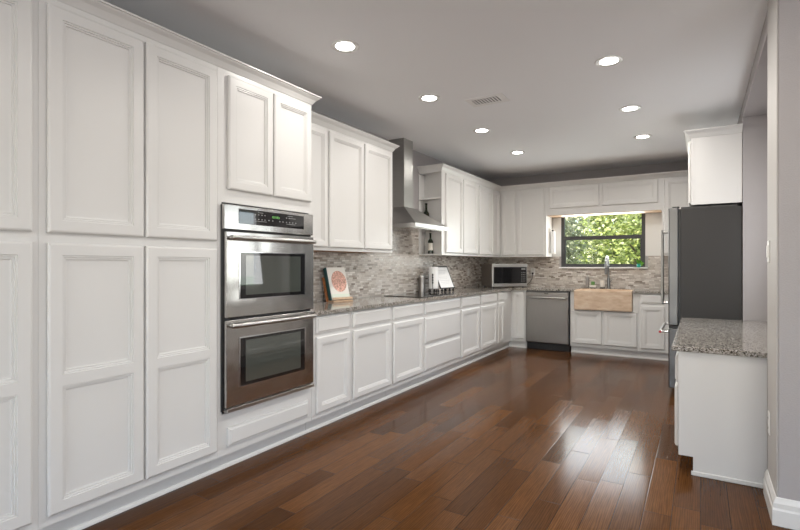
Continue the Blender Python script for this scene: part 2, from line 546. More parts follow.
# windows and glass door of the space behind the camera, and the nook window
def simple_window(name, fn, a0, a1, z0, z1, mull):
    q = B(fn)
    q.box(a0, a0 + 0.05, 0, 0.06, z0, z1); q.box(a1 - 0.05, a1, 0, 0.06, z0, z1)
    q.box(a0 + 0.05, a1 - 0.05, 0, 0.06, z0, z0 + 0.05); q.box(a0 + 0.05, a1 - 0.05, 0, 0.06, z1 - 0.05, z1)
    for m in mull:
        q.box(m - 0.02, m + 0.02, 0.005, 0.055, z0 + 0.05, z1 - 0.05)
    o = struct(q.build(name, 'white_trim'))
    B(fn).box(a0 + 0.045, a1 - 0.045, 0.028, 0.033, z0 + 0.045, z1 - 0.045).build('pane', 'glass', o)
simple_window('window_2', lambda a, n, z: (NX + 0.03 + n, a, z), 4.28, 5.12, 0.93, 2.1, [4.70])
simple_window('window_3', lambda a, n, z: (a, YR - 0.03 - n, z), -1.80, 0.50, 0.5, 2.4, [-0.65])
simple_window('door_1', lambda a, n, z: (a, YR - 0.03 - n, z), 0.85, 3.15, 0.0, 2.4, [2.0])
simple_window('window_4', lambda a, n, z: (XR + 0.03 + n, a, z), -1.85, 0.65, 0.5, 2.4, [-0.6])

# ------------------------------------------------------------ outdoors
struct(B().box(-40, 40, YB + 0.13, 60, -0.12, -0.06).build('ground', 'grass'))

def shrub(name, c, rx, rz, h, n, m, label, size=0.075, group=None):
    t = thing(name, (c[0], c[1], -0.06), label, 'tree' if 'tree' in name else 'shrub', group)
    b = B()
    b.tube([(c[0], c[1], -0.06), (c[0] + 0.05, c[1], h * 0.35), (c[0] - 0.06, c[1] + 0.05, h * 0.7), (c[0] + 0.1, c[1], h)], [0.07, 0.055, 0.04, 0.015], 8)
    for k in range(7):
        a = random.uniform(0, 6.28); z = random.uniform(0.3, 0.8) * h
        e = (c[0] + rx * 0.8 * math.cos(a), c[1] + rx * 0.8 * math.sin(a), z + random.uniform(0.2, 0.7))
        mid = ((c[0] + e[0]) / 2, (c[1] + e[1]) / 2, z + 0.25 * (e[2] - z))
        b.tube([(c[0], c[1], z), mid, e], [0.035, 0.025, 0.008], 6)
    b.build('trunk', 'bark', t, True)
    vs, fs = [], []
    for k in range(int(n / 14)):
        while True:
            p = Vector((random.uniform(-1, 1), random.uniform(-1, 1), random.uniform(-1, 1)))
            if 0.35 < p.length < 1: break
        cc = Vector((c[0] + p.x * rx, c[1] + p.y * rx, h * 0.62 + p.z * rz))
        for j in range(14):
            q = cc + Vector((random.gauss(0, 0.11), random.gauss(0, 0.11), random.gauss(0, 0.10)))
            d = Vector((random.gauss(0, 1), random.gauss(0, 1), random.gauss(-0.3, 0.6))).normalized()
            sd = d.cross(Vector((random.gauss(0, .5), random.gauss(0, .5), 1))).normalized()
            L = size * random.uniform(0.6, 1.3); W = L * 0.36
            up = sd.cross(d) * W * 0.25
            i = len(vs)
            vs += [q, q + d * L * 0.45 + sd * W + up, q + d * L, q + d * L * 0.45 - sd * W + up, q + d * L * 0.5 - up * 0.3]
            fs += [(i, i + 1, i + 4), (i + 1, i + 2, i + 4), (i + 2, i + 3, i + 4), (i + 3, i, i + 4)]
    off = Vector((c[0], c[1], -0.06))
    me = bpy.data.meshes.new('foliage')
    me.from_pydata([tuple(v - off) for v in vs], [], fs)
    o = bpy.data.objects.new('foliage', me)
    COL.objects.link(o); o.parent = t
    me.materials.append(M[m])
    return t
shrub('shrub', (-2.95, 11.4), 0.75, 1.3, 2.7, 5600, 'leaf2', 'leafy shrub outside in the left part of the kitchen window', 0.10)
shrub('shrub', (-1.95, 13.8), 0.85, 1.5, 3.0, 7000, 'leaf', 'bright yellow-green shrub outside in the middle of the kitchen window', 0.11)
shrub('shrub', (-0.90, 11.4), 0.70, 1.3, 2.7, 5600, 'leaf', 'green shrub outside at the right edge of the kitchen window', 0.10)
shrub('tree', (-2.9, 18.5), 2.6, 2.0, 4.4, 9000, 'leaf2', 'taller olive green tree outside, behind the shrubs in the window', 0.15)

# ------------------------------------------------------------ cabinets
FL, FB = -2.50, 7.39           # base face planes: left run (x) and back run (y)
UL, UB = -2.78, 7.63           # wall cabinet face planes
left = lambda f: (lambda a, n, z: (f + n, a, z))
back = lambda f: (lambda a, n, z: (a, f - n, z))
FLU, FBA, ULU, UBA = left(FL), back(FB), left(UL), back(UB)
FD = -0.113                    # desk cabinet face plane (x), doors face -x
desk = lambda a, n, z: (FD - n, a, z)

def rings(b, rect, z_n, ins):
    """one ring of four vertices on rect inset by ins (4 values: a0,a1,z0,z1) at depth z_n"""
    a0, a1, z0, z1 = rect[0] + ins[0], rect[1] - ins[1], rect[2] + ins[2], rect[3] - ins[3]
    return [b.v(a0, z_n, z0), b.v(a1, z_n, z0), b.v(a1, z_n, z1), b.v(a0, z_n, z1)]

def band(b, r0, r1):
    for i in range(4):
        b.bm.faces.new((r0[i], r0[(i + 1) % 4], r1[(i + 1) % 4], r1[i]))

def door(parent, fn, a0, a1, z0, z1, cells=None, stile=0.052, name='door', off=0.0):
    b = B(fn)
    R = (a0, a1, z0, z1)
    n0 = 0.0035 + off
    r = [rings(b, R, n0, (0,) * 4), rings(b, R, n0 + 0.012, (0,) * 4), rings(b, R, n0 + 0.017, (0.004,) * 4), rings(b, R, n0 + 0.020, (0.010,) * 4)]
    b.bm.faces.new(r[0][::-1])
    for p, q in zip(r, r[1:]):
        band(b, p, q)
    e = 0.010
    # cells tile the front plane; each is framed and stepped down to a flat panel
    zs = [z0 + e] + (cells or []) + [z1 - e]
    f = n0 + 0.020
    prof = [(0.0, f), (0.0015, f - 0.005), (0.009, f - 0.0045), (0.0105, f - 0.010), (0.018, f - 0.0095), (0.0195, f - 0.0155), (0.026, f - 0.0165)]
    for i in range(len(zs) - 1):
        rect = (a0 + e, a1 - e, zs[i], zs[i + 1])
        s = stile - e
        mid = 0.026
        ins = [s, s, s if i == 0 else mid, s if i == len(zs) - 2 else mid]
        prev = rings(b, rect, f, (0,) * 4)
        for k, (d, nn) in enumerate(prof):
            cur = rings(b, rect, nn, [x + d for x in ins])
            band(b, prev, cur)
            prev = cur
        b.bm.faces.new(prev)
    bmesh.ops.remove_doubles(b.bm, verts=b.bm.verts, dist=1e-5)
    return b.build(name, 'cabinet', parent)

def drawer(parent, fn, a0, a1, z0, z1, name='drawer_front'):
    b = B(fn)
    R = (a0, a1, z0, z1)
    r = [rings(b, R, 0.001, (0,) * 4), rings(b, R, 0.008, (0,) * 4), rings(b, R, 0.013, (0.003,) * 4), rings(b, R, 0.0145, (0.012,) * 4), rings(b, R, 0.020, (0.018,) * 4), rings(b, R, 0.021, (0.022,) * 4)]
    b.bm.faces.new(r[0][::-1])
    for p, q in zip(r, r[1:]):
        band(b, p, q)
    b.bm.faces.new(r[-1])
    return b.build(name, 'cabinet', parent)

G = 0.0006
def unit(name, label, fn, a0, a1, z0, z1, depth, group=None, toe=None, z_base=0.0, cat='cabinet', carc=True):
    c = fn((a0 + a1) / 2, -depth / 2, 0)
    t = thing(name, (c[0], c[1], z_base if toe else z0), label, cat, group)
    if carc:
        B(fn).box(a0 + G, a1 - G, -depth, 0, z0, z1).build('carcass', 'cabinet', t)
    if toe:
        B(fn).box(a0 + G, a1 - G, -toe - 0.014, -toe, 0.003, z0 - 0.0005).build('toe_kick', 'cabinet', t)
    return t

DL = 0.610      # base depth on the left, leaves the wall free
# --- tall run on the left
PZ0, PZ1 = 0.105, 2.4845
t = unit('pantry_cabinet', 'tall white pantry cabinet at the left edge, nearest the camera', FLU, 0.06, 1.014, PZ0, PZ1, DL, 'tall pantry cabinets', 0.06)
for a0, a1 in ((0.09, 0.522), (0.540, 0.986)):
    door(t, FLU, a0, a1, 1.424, 2.452, stile=0.056)
    door(t, FLU, a0, a1, 0.150, 1.378, [0.752], stile=0.056)
t = unit('pantry_cabinet', 'tall white two-door pantry cabinet between the left-edge pantry and the double oven', FLU, 1.014, 1.958, PZ0, PZ1, DL, 'tall pantry cabinets', 0.06)
for a0, a1 in ((1.045, 1.487), (1.500, 1.944)):
    door(t, FLU, a0, a1, 1.424, 2.452, stile=0.056)
    door(t, FLU, a0, a1, 0.150, 1.378, [0.752], stile=0.056)
t = unit('oven_cabinet', 'tall white cabinet holding the double oven, two doors above', FLU, 1.958, 2.804, PZ0, PZ1, DL, None, 0.06, carc=False)
b = B(FLU)
b.box(1.958 + G, 2.804 - G, -DL, 0, 1.665, PZ1); b.box(1.958 + G, 2.804 - G, -DL, 0, PZ0, 0.360)
b.box(1.958 + G, 1.990, -DL, 0, 0.360, 1.665); b.box(2.772, 2.804 - G, -DL, 0, 0.360, 1.665)
b.build('carcass', 'cabinet', t)
for a0, a1 in ((2.029, 2.397), (2.409, 2.783)):
    door(t, FLU, a0, a1, 1.748, 2.452)
drawer(t, FLU, 2.027, 2.757, 0.152, 0.272, 'drawer_front')

# --- crown along the tall run
def crown_prof(z0, z1, out):
    h = z1 - z0
    return [(-0.02, z0), (0.002, z0), (0.006, z0 + 0.06 * h), (0.012, z0 + 0.20 * h), (out * 0.45, z0 + 0.50 * h), (out * 0.80, z0 + 0.74 * h), (out * 0.86, z0 + 0.84 * h), (out, z0 + 0.86 * h), (out, z1), (-0.02, z1)]
cr = thing('crown_molding', (FL, 1.5, 2.485), 'white crown molding along the top of the tall pantry and oven cabinets', 'molding')
b = B()
pr = crown_prof(2.485, 2.548, 0.058)
path = [(FL, 0.06), (FL, 2.804)]
R0 = [b.v(FL + o, 0.06, z) for o, z in pr]
R1 = [b.v(FL + o, 2.804 + max(0, o) * 0.9, z) for o, z in pr]
k = len(pr)
for j in range(k):
    b.bm.faces.new((R0[j], R0[(j + 1) % k], R1[(j + 1) % k], R1[j]))
b.bm.faces.new(R0[::-1])
b.build('profile', 'cabinet', cr)
b = B()
e1 = [b.v(FL + o, 2.8045 + max(0, o) * 0.9, z) for o, z in pr]
e2 = [b.v(FL + o - 0.004, 2.8065 + max(0, o) * 0.9, z) for o, z in pr]
for j in range(k):
    b.bm.faces.new((e1[j], e1[(j + 1) % k], e2[(j + 1) % k], e2[j]))
b.bm.faces.new(e1[::-1]); b.bm.faces.new(e2)
b.build('cut_end', 'raw_wood', cr)['label'] = 'bare brown sawn end'

# --- wall cabinets, left wall
DU = 0.331
UZ0, UZ1 = 1.404, 2.4745
def upper(label, fn, a0, a1, doors, group, depth=DU, z0=UZ0, dz0=1.434, dz1=2.452, carc=True):
    t = unit('wall_cabinet', label, fn, a0, a1, z0 + 0.004, UZ1, depth, group, carc=carc)
    if carc:
        B(fn).box(a0 + 0.012, a1 - 0.012, -depth + 0.004, -0.02, z0, z0 + 0.0035).build('bottom_panel', 'raw_wood', t)
        B(fn).box(a0 + G, a1 - G, -0.019, 0, z0, z0 + 0.004).build('bottom_rail', 'cabinet', t)
    for d in doors:
        door(t, fn, d[0], d[1], dz0, dz1, stile=0.05)
    return t
GU = 'white wall cabinets'
upper('white single-door wall cabinet right beside the tall oven cabinet', ULU, 2.806, 3.321, [(2.836, 3.308)], GU)
upper('white two-door wall cabinet left of the range hood', ULU, 3.321, 4.386, [(3.335, 3.846), (3.868, 4.358)], GU)
# end shelf unit: two doors and angled open shelves towards the hood
t = upper('white wall cabinet with angled open bottle shelves right of the range hood', ULU, 5.545, 6.715, [(5.645, 6.160), (6.184, 6.690)], GU, carc=False)
XW = -3.111
B().prism([(XW, 5.705), (-2.815, 5.568), (UL, 5.545), (UL, 6.715 - G), (XW, 6.715 - G)], UZ0, UZ1).build('carcass', 'cabinet', t)
B().box(XW, XW + 0.004, 5.546, 5.703, UZ0 + 0.02, UZ1 - 0.02).build('back_strip', 'cabinet', t)
for z in (UZ0, 1.722, 2.122, 2.462):
    B().prism([(XW + 0.0045, 5.546), (-2.786, 5.546), (-2.818, 5.565), (XW + 0.0045, 5.700)], z, z + 0.017).build('shelf', 'cabinet', t)
upper('white two-door wall cabinet in the back corner above the microwave', ULU, 6.715, 7.628, [(6.760, 7.232), (7.278, 7.590)], GU)
upper('white two-door wall cabinet left of the sink window', UBA, -2.7795, -2.022, [(-2.735, -2.512), (-2.480, -2.053)], GU, depth=0.35)
t = unit('valance_cabinet', 'white bridge cabinet with two wide panels above the sink window', UBA, -2.022, -0.447, 2.04, UZ1, 0.35)
B(UBA).box(-2.010, -0.459, -0.34, -0.004, 2.034, 2.0395).build('bottom_panel', 'tan_wood', t)
for a0, a1 in ((-1.975, -1.258), (-1.215, -0.493)):
    door(t, UBA, a0, a1, 2.142, 2.462, stile=0.05)
upper('white wall cabinet right of the sink window, partly behind the refrigerator', UBA, -0.447, 0.325, [(-0.418, -0.085), (-0.06, 0.27)], GU, depth=0.35)

cr = thing('crown_molding', (UL, 3.6, 2.475), 'white crown molding on the wall cabinets between oven and range hood', 'molding')
b = B(); b.sweep([(UL, 2.815), (UL, 4.386), (XW + 0.001, 4.386)], crown_prof(2.475, 2.545, 0.055)); b.build('profile', 'cabinet', cr)
cr = thing('crown_molding', (UL, 6.6, 2.475), 'white crown molding running from the range hood shelves around the back corner to the refrigerator', 'molding')
b = B(); b.sweep([(XW + 0.001, 5.545), (UL, 5.545), (UL, UB), (0.325, UB)], crown_prof(2.475, 2.545, 0.055)); b.build('profile', 'cabinet', cr)

# --- base cabinets, left run
BZ0, BZ1 = 0.105, 0.893
GB = 'white base cabinets'
def base(label, fn, a0, a1, fronts, toe=0.06, depth=DL, z1=BZ1, name='base_cabinet'):
    t = unit(name, label, fn, a0, a1, BZ0, z1, depth, GB, toe)
    for f in fronts:
        if f[0] == 'd': door(t, fn, *f[1:], stile=0.05)
        else: drawer(t, fn, *f[1:])
    return t
DT, DB_, OT, OB = 0.884, 0.752, 0.727, 0.148
base('white base cabinet with one drawer and one door, right beside the double oven', FLU, 2.806, 3.286, [('w', 2.844, 3.262, DB_, DT), ('d', 2.844, 3.262, OB, OT)])
base('white base cabinet with one drawer and one door, second from the double oven', FLU, 3.286, 3.918, [('w', 3.310, 3.897, DB_, DT), ('d', 3.310, 3.897, OB, OT)])
base('white base cabinet with one drawer and one door, just left of the wide three-drawer unit', FLU, 3.918, 4.546, [('w', 3.941, 4.524, DB_, DT), ('d', 3.941, 4.524, OB, OT)])
base('wide white three-drawer base cabinet under the cooktop', FLU, 4.546, 5.479, [('w', 4.568, 5.458, DB_, DT), ('w', 4.568, 5.458, 0.440, 0.720), ('w', 4.568, 5.458, OB, 0.414)], name='drawer_cabinet')
base('white base cabinet with one drawer and one door, just right of the wide three-drawer unit', FLU, 5.479, 6.102, [('w', 5.501, 6.077, DB_, DT), ('d', 5.501, 6.077, OB, OT)])
base('white base cabinet with one drawer and one door, left of the narrow corner one', FLU, 6.102, 6.742, [('w', 6.128, 6.714, DB_, DT), ('d', 6.128, 6.714, OB, OT)])
base('narrow white base cabinet with a small drawer and slim door near the back corner', FLU, 6.742, 7.030, [('w', 6.772, 7.008, DB_, DT), ('d', 6.772, 7.008, OB, OT)])
t = unit('corner_panel', 'plain white filler panel of the base cabinets in the back corner', FLU, 7.030, 7.388, BZ0, BZ1, 0.05, None)
B(FLU).box(7.030 + G, 7.4485, -0.074, -0.06, 0.003, BZ0 - 0.0005).build('toe_kick', 'cabinet', t)
B().box(-2.5755, -2.4995, 7.4495, 7.4635, 0.003, BZ0 - 0.0005).build('toe_return', 'cabinet', t)
B(FLU).box(7.3885, 7.4485, -0.074, -0.002, BZ0 + 0.0002, BZ0 + 0.012).build('toe_cover', 'cabinet', t)
t = base('slim white base cabinet with a full-height door between the corner and the dishwasher', FBA, -2.499, -2.272, [('d', -2.470, -2.292, OB, 0.866)], depth=0.594)
t = base('white sink base cabinet with two low doors under the stone apron sink', FBA, -1.612, -0.712, [('d', -1.592, -1.184, OB, 0.628), ('d', -1.157, -0.731, OB, 0.628)], depth=0.594, z1=0.636, name='sink_cabinet')
for q in ((-1.612 + G, -1.5525), (-0.7845, -0.712 - G)):
    B(FBA).box(q[0], q[1], -0.594, 0, 0.636, BZ1).build('sink_stile', 'cabinet', t)
base('white base cabinet with one drawer and one door right of the apron sink', FBA, -0.712, -0.352, [('w', -0.684, -0.400, 0.758, 0.888), ('d', -0.684, -0.400, OB, 0.728)], depth=0.594)
base('white base cabinet hidden mostly behind the refrigerator', FBA, -0.352, 0.325, [('w', -0.325, 0.27, 0.758, 0.888), ('d', -0.325, -0.04, OB, 0.728), ('d', -0.015, 0.27, OB, 0.728)], depth=0.594)
# shoe molding along the toe kicks
sm = [(0.0, 0.0), (0.013, 0.0), (0.012, 0.010), (0.007, 0.019), (0.0, 0.021)]
cr = thing('shoe_molding', (FL - 0.06, 3.7, 0), 'thin white shoe molding where the left cabinets meet the wood floor', 'molding')
b = B(); b.sweep([(FL - 0.0595, 0.06), (FL - 0.0595, 7.449), (-2.274, 7.449)], sm); b.build('strip', 'white_trim', cr)
cr = thing('shoe_molding', (-0.7, 7.45, 0), 'thin white shoe molding under the sink cabinet on the back wall', 'molding')
b = B(); b.sweep([(-1.612, 7.449), (0.325, 7.449)], sm); b.build('strip', 'white_trim', cr)

# --- countertop (one L with a cut-out for the sink)
CT0, CT1 = 0.8945, 0.928
ct = thing('countertop', (-2.8, 5.4, CT0), 'L-shaped speckled grey-brown granite countertop on the white base cabinets', 'countertop')
SX0, SX1, SY1 = -1.552, -0.785, 7.80
b = B()
outl = [(XW, 2.808), (FL + 0.038, 2.808), (FL + 0.038, FB - 0.038), (SX0, FB - 0.038), (SX0, SY1), (SX1, SY1), (SX1, FB - 0.038), (0.325, FB - 0.038), (0.325, YB - 0.004), (XW, YB - 0.004)]
b.prism(outl, CT0, CT1)
es = [e for e in b.bm.edges if abs(e.verts[0].co.z - e.verts[1].co.z) < 1e-6]
bmesh.ops.bevel(b.bm, geom=es, offset=0.004, segments=2, affect='EDGES')
b.build('slab', 'granite', ct)

# --- tile backsplash
tb = thing('tile_backsplash', (XL, 5.2, CT1), 'grey beige stone strip mosaic backsplash on the left wall behind the cooktop', 'backsplash')
b = B(); x0, x1 = XL + 0.0005, XL + 0.0035
b.box(x0, x1, 2.81, 4.386, CT1 + 0.0005, 1.4035); b.box(x0, x1, 4.386, 5.545, CT1 + 0.0005, 1.70); b.box(x0, x1, 5.545, YB - 0.005, CT1 + 0.0005, 1.4035)
b.build('tiles', 'tile_y', tb)
tb = thing('tile_backsplash', (-1.4, YB, CT1), 'beige stone strip mosaic backsplash on the back wall around the sink window', 'backsplash')
b = B(); y0, y1 = YB - 0.0035, YB - 0.0005
b.box(XL + 0.004, WX0 - 0.031, y0, y1, CT1 + 0.0005, 1.4035); b.box(WX0 - 0.031, WX1 + 0.041, y0, y1, CT1 + 0.0005, WZ0 - 0.0225); b.box(WX1 + 0.041, 0.326, y0, y1, CT1 + 0.0005, 1.4035)
b.box(-2.018, WX0 - 0.031, y0, y1, 1.4035, 1.4115); b.box(WX1 + 0.041, -0.45, y0, y1, 1.4035, 1.4115)
b.build('tiles', 'tile_x', tb)

# ------------------------------------------------------------ double wall oven
ov = thing('double_wall_oven', (-2.75, 2.38, 0.37), 'stainless steel double wall oven set in the tall white cabinet', 'oven')
B(FLU).box(1.993, 2.769, -0.56, 0.001, 0.364, 1.662).build('body', 'black', ov)
B(FLU).box(1.980, 2.784, 0.001, 0.012, 0.378, 1.650, 0.002).build('mounting_frame', 'black', ov)
cp = B(FLU).box(1.980, 2.782, 0.012, 0.036, 1.498, 1.652, 0.004, 2).build('control_panel', 'steel', ov)
dp = B(FLU).box(2.090, 2.680, 0.036, 0.0385, 1.538, 1.632, 0.001).build('display', 'black_glass', cp)
b = B(FLU)
for q, x in enumerate((2.372, 2.388, 2.409, 2.425)):                       # clock digits on the display
    for zz in ((1.600, 1.6015), (1.6055, 1.607), (1.594, 1.5955)):
        b.box(x, x + 0.0095, 0.0387, 0.0390, zz[0], zz[1])
    b.box(x + 0.008, x + 0.0095, 0.0387, 0.0390, 1.594, 1.607)
    if q % 2 == 0: b.box(x, x + 0.0015, 0.0387, 0.0390, 1.594, 1.607)
b.build('clock_digits', 'green_led', dp)
b = B(FLU)
for z, xs in ((1.602, (2.22, 2.247, 2.274, 2.30, 2.50, 2.525)), (1.572, (2.22, 2.247, 2.274, 2.30, 2.335, 2.37, 2.435, 2.465, 2.50, 2.53, 2.56, 2.59))):
    for x in xs:
        b.box(x, x + 0.009, 0.0386, 0.0389, z, z + 0.007)
for x, wd, z in ((2.245, 0.045, 1.618), (2.515, 0.05, 1.618), (2.535, 0.06, 1.6035), (2.22, 0.10, 1.562), (2.50, 0.09, 1.562)):
    b.box(x, x + wd, 0.0386, 0.0389, z, z + 0.003)
b.build('key_print', 'glyph', dp)
def oven_door(z0, z1, gz0, gz1, hz, label):
    d = B(FLU).box(1.992, 2.784, 0.013, 0.040, z0, z1, 0.005, 2).build('oven_door', 'steel', ov)
    d['label'] = label
    # glass: dark surround with a paler see-through centre
    b = B(FLU).box(2.096, 2.684, 0.040, 0.0425, gz0, gz1)
    b.build('window_surround', 'black_glass', d)
    B(FLU).box(2.140, 2.640, 0.0425, 0.0435, gz0 + 0.022, gz1 - 0.018).build('window_glass', 'oven_pane', d)
    b = B(FLU)
    for q in ((2.090, 2.096, gz0 - 0.006, gz1 + 0.006), (2.684, 2.690, gz0 - 0.006, gz1 + 0.006), (2.096, 2.684, gz0 - 0.006, gz0), (2.096, 2.684, gz1, gz1 + 0.006)):
        b.box(q[0], q[1], 0.040, 0.0435, q[2], q[3])
    b.build('window_bezel', 'chrome', d)
    b = B()
    xh = FL + 0.088
    pts = [(xh - 0.012, 2.008, hz)] + [(xh, y, hz) for y in (2.03, 2.06, 2.2, 2.38, 2.55, 2.70, 2.735)] + [(xh - 0.012, 2.757, hz)]
    b.tube(pts, 0.0145, 14)
    for y in (2.035, 2.728):
        b.lathe((FL + 0.040, y, hz), [(0.017, 0), (0.015, 0.01), (0.011, 0.03), (0.013, 0.05)], 14, 'X')
    b.build('handle', 'brushed_nickel', d, True)
oven_door(0.952, 1.486, 1.066, 1.357, 1.447, 'upper oven door')
oven_door(0.402, 0.938, 0.516, 0.818, 0.905, 'lower oven door')
B(FLU).box(1.996, 2.784, 0.012, 0.045, 0.372, 0.394, 0.002).build('vent_trim', 'brushed_nickel', ov)

# ------------------------------------------------------------ range hood
hd = thing('range_hood', (-2.85, 4.93, 1.685), 'stainless steel pyramid range hood with square chimney above the cooktop', 'range hood')
hx0, hx1, hy0, hy1 = -3.109, -2.584, 4.536, 5.326
b = B(); b.hexa([(hx0, hy0, 1.733), (hx1, hy0, 1.733), (hx1, hy1, 1.733), (hx0, hy1, 1.733)], [(hx0, 4.80, 1.945), (-2.885, 4.80, 1.945), (-2.885, 5.062, 1.945), (hx0, 5.062, 1.945)])
b.build('canopy', 'hood', hd)
rim = B().box(hx0, hx1, hy0, hy1, 1.688, 1.733, 0.002).build('rim', 'brushed_nickel', hd)
b = B()
for k in range(4):
    b.box(hx1, hx1 + 0.0015, 5.20 + k * 0.022, 5.21 + k * 0.022, 1.706, 1.716)
b.build('buttons', 'black', rim)
b = B()
for k in range(2):
    B().box(hx0 + 0.05, hx1 - 0.05, hy0 + 0.03 + k * 0.375, hy0 + 0.385 + k * 0.375, 1.682, 1.688).build('filter', 'steel', hd)
b = B(); b.box(hx0, -2.900, 4.825, 5.035, 1.9455, 2.45); b.build('chimney', 'hood', hd)
B().box(hx0, -2.904, 4.829, 5.031, 2.45, CZ - 0.001).build('upper_chimney', 'hood', hd)

# ------------------------------------------------------------ cooktop
ck = thing('cooktop', (-2.78, 4.98, CT1), 'flat black glass cooktop set on the granite beneath the range hood', 'cooktop')
B().box(-3.03, -2.53, 4.60, 5.36, CT1 + 0.0005, CT1 + 0.007, 0.002).build('glass_top', 'black_glass', ck)
for x, y, r in ((-2.9, 4.80, 0.09), (-2.66, 4.80, 0.075), (-2.9, 5.15, 0.075), (-2.66, 5.15, 0.10)):
    n = 36
    b = B()
    for i in range(n):
        t0, t1 = 2 * math.pi * i / n, 2 * math.pi * (i + 1) / n
        b.bm.faces.new([b.v(x + rr * math.cos(a), y + rr * math.sin(a), CT1 + 0.0074) for rr, a in ((r, t0), (r, t1), (r - 0.003, t1), (r - 0.003, t0))])
    b.build('burner_ring', 'glyph', ck)

# ------------------------------------------------------------ small things on the left counter
def local(origin, ang):
    ca, sa = math.cos(ang), math.sin(ang)
    return lambda a, n, z: (origin[0] + a * ca - n * sa, origin[1] + a * sa + n * ca, origin[2] + z)
# frame helper: u = along the page, d = towards the viewer, z = up; tilted back
def tilted(origin, yaw, tilt):
    n = Vector((math.cos(yaw), math.sin(yaw), 0)); u = Vector((-math.sin(yaw), math.cos(yaw), 0))
    up = Vector((0, 0, 1)) * math.cos(tilt) - n * math.sin(tilt)
    nn = n * math.cos(tilt) + Vector((0, 0, 1)) * math.sin(tilt)
    o = Vector(origin)
    return lambda a, d, h: tuple(o + u * a + nn * d + up * h)
def flat(origin, yaw):
    return tilted(origin, yaw, 0)

Z = CT1 + 0.0005
bo = (-2.93, 3.70, Z); yaw = math.radians(-14); tl = math.radians(17)
st = thing('cookbook_stand', bo, 'brown wooden cookbook easel with black wire leg near the double oven', 'stand')
ft = tilted((bo[0], bo[1], Z + 0.012), yaw, tl)
B(ft).box(-0.136, 0.105, -0.052, -0.038, 0.0, 0.24, 0.002).build('back_board', 'walnut', st)
B(flat(bo, yaw)).box(-0.118, 0.118, -0.055, 0.045, 0.0, 0.014, 0.002).build('ledge', 'tan_wood', st)
B(ft).box(-0.118, 0.118, 0.034, 0.040, 0.0, 0.022, 0.001).build('lip', 'tan_wood', st)
b = B(); f2 = flat(bo, yaw)
b.tube([ft(-0.10, -0.055, 0.20), f2(-0.10, -0.15, 0.0045)], 0.003, 8); b.tube([ft(0.08, -0.055, 0.20), f2(0.08, -0.15, 0.0045)], 0.003, 8)
b.tube([f2(-0.10, -0.15, 0.0045), f2(0.08, -0.15, 0.0045)], 0.003, 8)
b.build('wire_leg', 'iron', st)
bk = thing('cookbook', ft(0, 0, 0.005), 'cookbook with teal spine and round pink food picture on its cover, on the wooden easel', 'book')
B(ft).box(-0.116, -0.108, -0.036, 0.012, 0.004, 0.325, 0.002).build('spine', 'teal', bk)
B(ft).box(-0.1075, 0.108, -0.036, -0.033, 0.004, 0.325).build('back_cover', 'teal', bk)
B(ft).box(-0.107, 0.104, -0.0325, 0.007, 0.008, 0.318).build('pages', 'paper', bk)
cv = B(ft).box(-0.1075, 0.110, 0.0075, 0.012, 0.004, 0.325).build('front_cover', 'cream', bk)
b = B(ft)
n = 40
ring = [b.v(0.012 + 0.088 * math.cos(2 * math.pi * i / n), 0.0122, 0.185 + 0.105 * math.sin(2 * math.pi * i / n)) for i in range(n)]
ring2 = [b.v(0.012 + 0.088 * math.cos(2 * math.pi * i / n), 0.0130, 0.185 + 0.105 * math.sin(2 * math.pi * i / n)) for i in range(n)]
b.bm.faces.new(ring[::-1]); b.bm.faces.new(ring2)
for i in range(n):
    b.bm.faces.new((ring[i], ring[(i + 1) % n], ring2[(i + 1) % n], ring2[i]))
b.build('food_picture', 'food', cv)
B(ft).box(-0.104, 0.108, 0.0122, 0.0135, 0.012, 0.060).build('title_band', 'mint', cv)

def scroll_foot(b, c, r=0.016):
    b.ball((c[0], c[1], c[2] + r), r)
    b.ball((c[0], c[1], c[2] + r * 2.5), r * 0.7)

# steel canister
cn = thing('canister', (-3.040, 5.505, Z), 'slim brushed steel canister left of the white paper towel roll', 'canister')
b = B(); b.lathe((-3.040, 5.505, Z), [(0.041, 0), (0.044, 0.004), (0.044, 0.19), (0.042, 0.195)], 24); b.build('body', 'steel_v', cn, True)
b = B(); b.lathe((-3.040, 5.505, Z + 0.1955), [(0.044, 0), (0.044, 0.018), (0.037, 0.024), (0.008, 0.026)], 24); b.build('lid', 'brushed_nickel', cn, True)
# paper towel holder and its roll
tx, ty = -2.905, 5.565
th = thing('paper_towel_holder', (tx, ty, Z), 'black iron paper towel holder with scroll feet and ring finial', 'holder')
for a in (0.6, 1.9, 3.2, 4.5, 5.8):
    b = B(); scroll_foot(b, (tx + 0.062 * math.cos(a), ty + 0.062 * math.sin(a), Z), 0.012); b.build('foot', 'iron', th, True)
b = B(); b.lathe((tx, ty, Z + 0.042), [(0.07, 0), (0.07, 0.006)], 24); b.build('base_plate', 'iron', th)
b = B(); b.tube([(tx, ty, Z + 0.048), (tx, ty, Z + 0.335)], 0.005, 8); b.build('post', 'iron', th)
b = B(); b.tube([(tx, ty + 0.014 * math.sin(t * 0.5236), Z + 0.350 + 0.016 * math.cos(t * 0.5236)) for t in range(13)], 0.0028, 6); b.build('ring_finial', 'iron', th)
b = B()
ax, ay = tx + 0.022, ty - 0.063
b.tube([(ax, ay, Z + 0.11), (ax, ay, Z + 0.24)], 0.006, 8)
for k in range(4):
    b.ball((ax, ay, Z + 0.125 + k * 0.033), 0.0105)
b.tube([(ax, ay, Z + 0.11), (ax + 0.001, ay - 0.003, Z + 0.05)], 0.004, 8)
b.build('tension_arm', 'iron', th, True)
rl = B(); rl.lathe((tx, ty, Z + 0.050), [(0.012, 0), (0.058, 0), (0.059, 0.003), (0.059, 0.272), (0.057, 0.275), (0.012, 0.275)], 28)
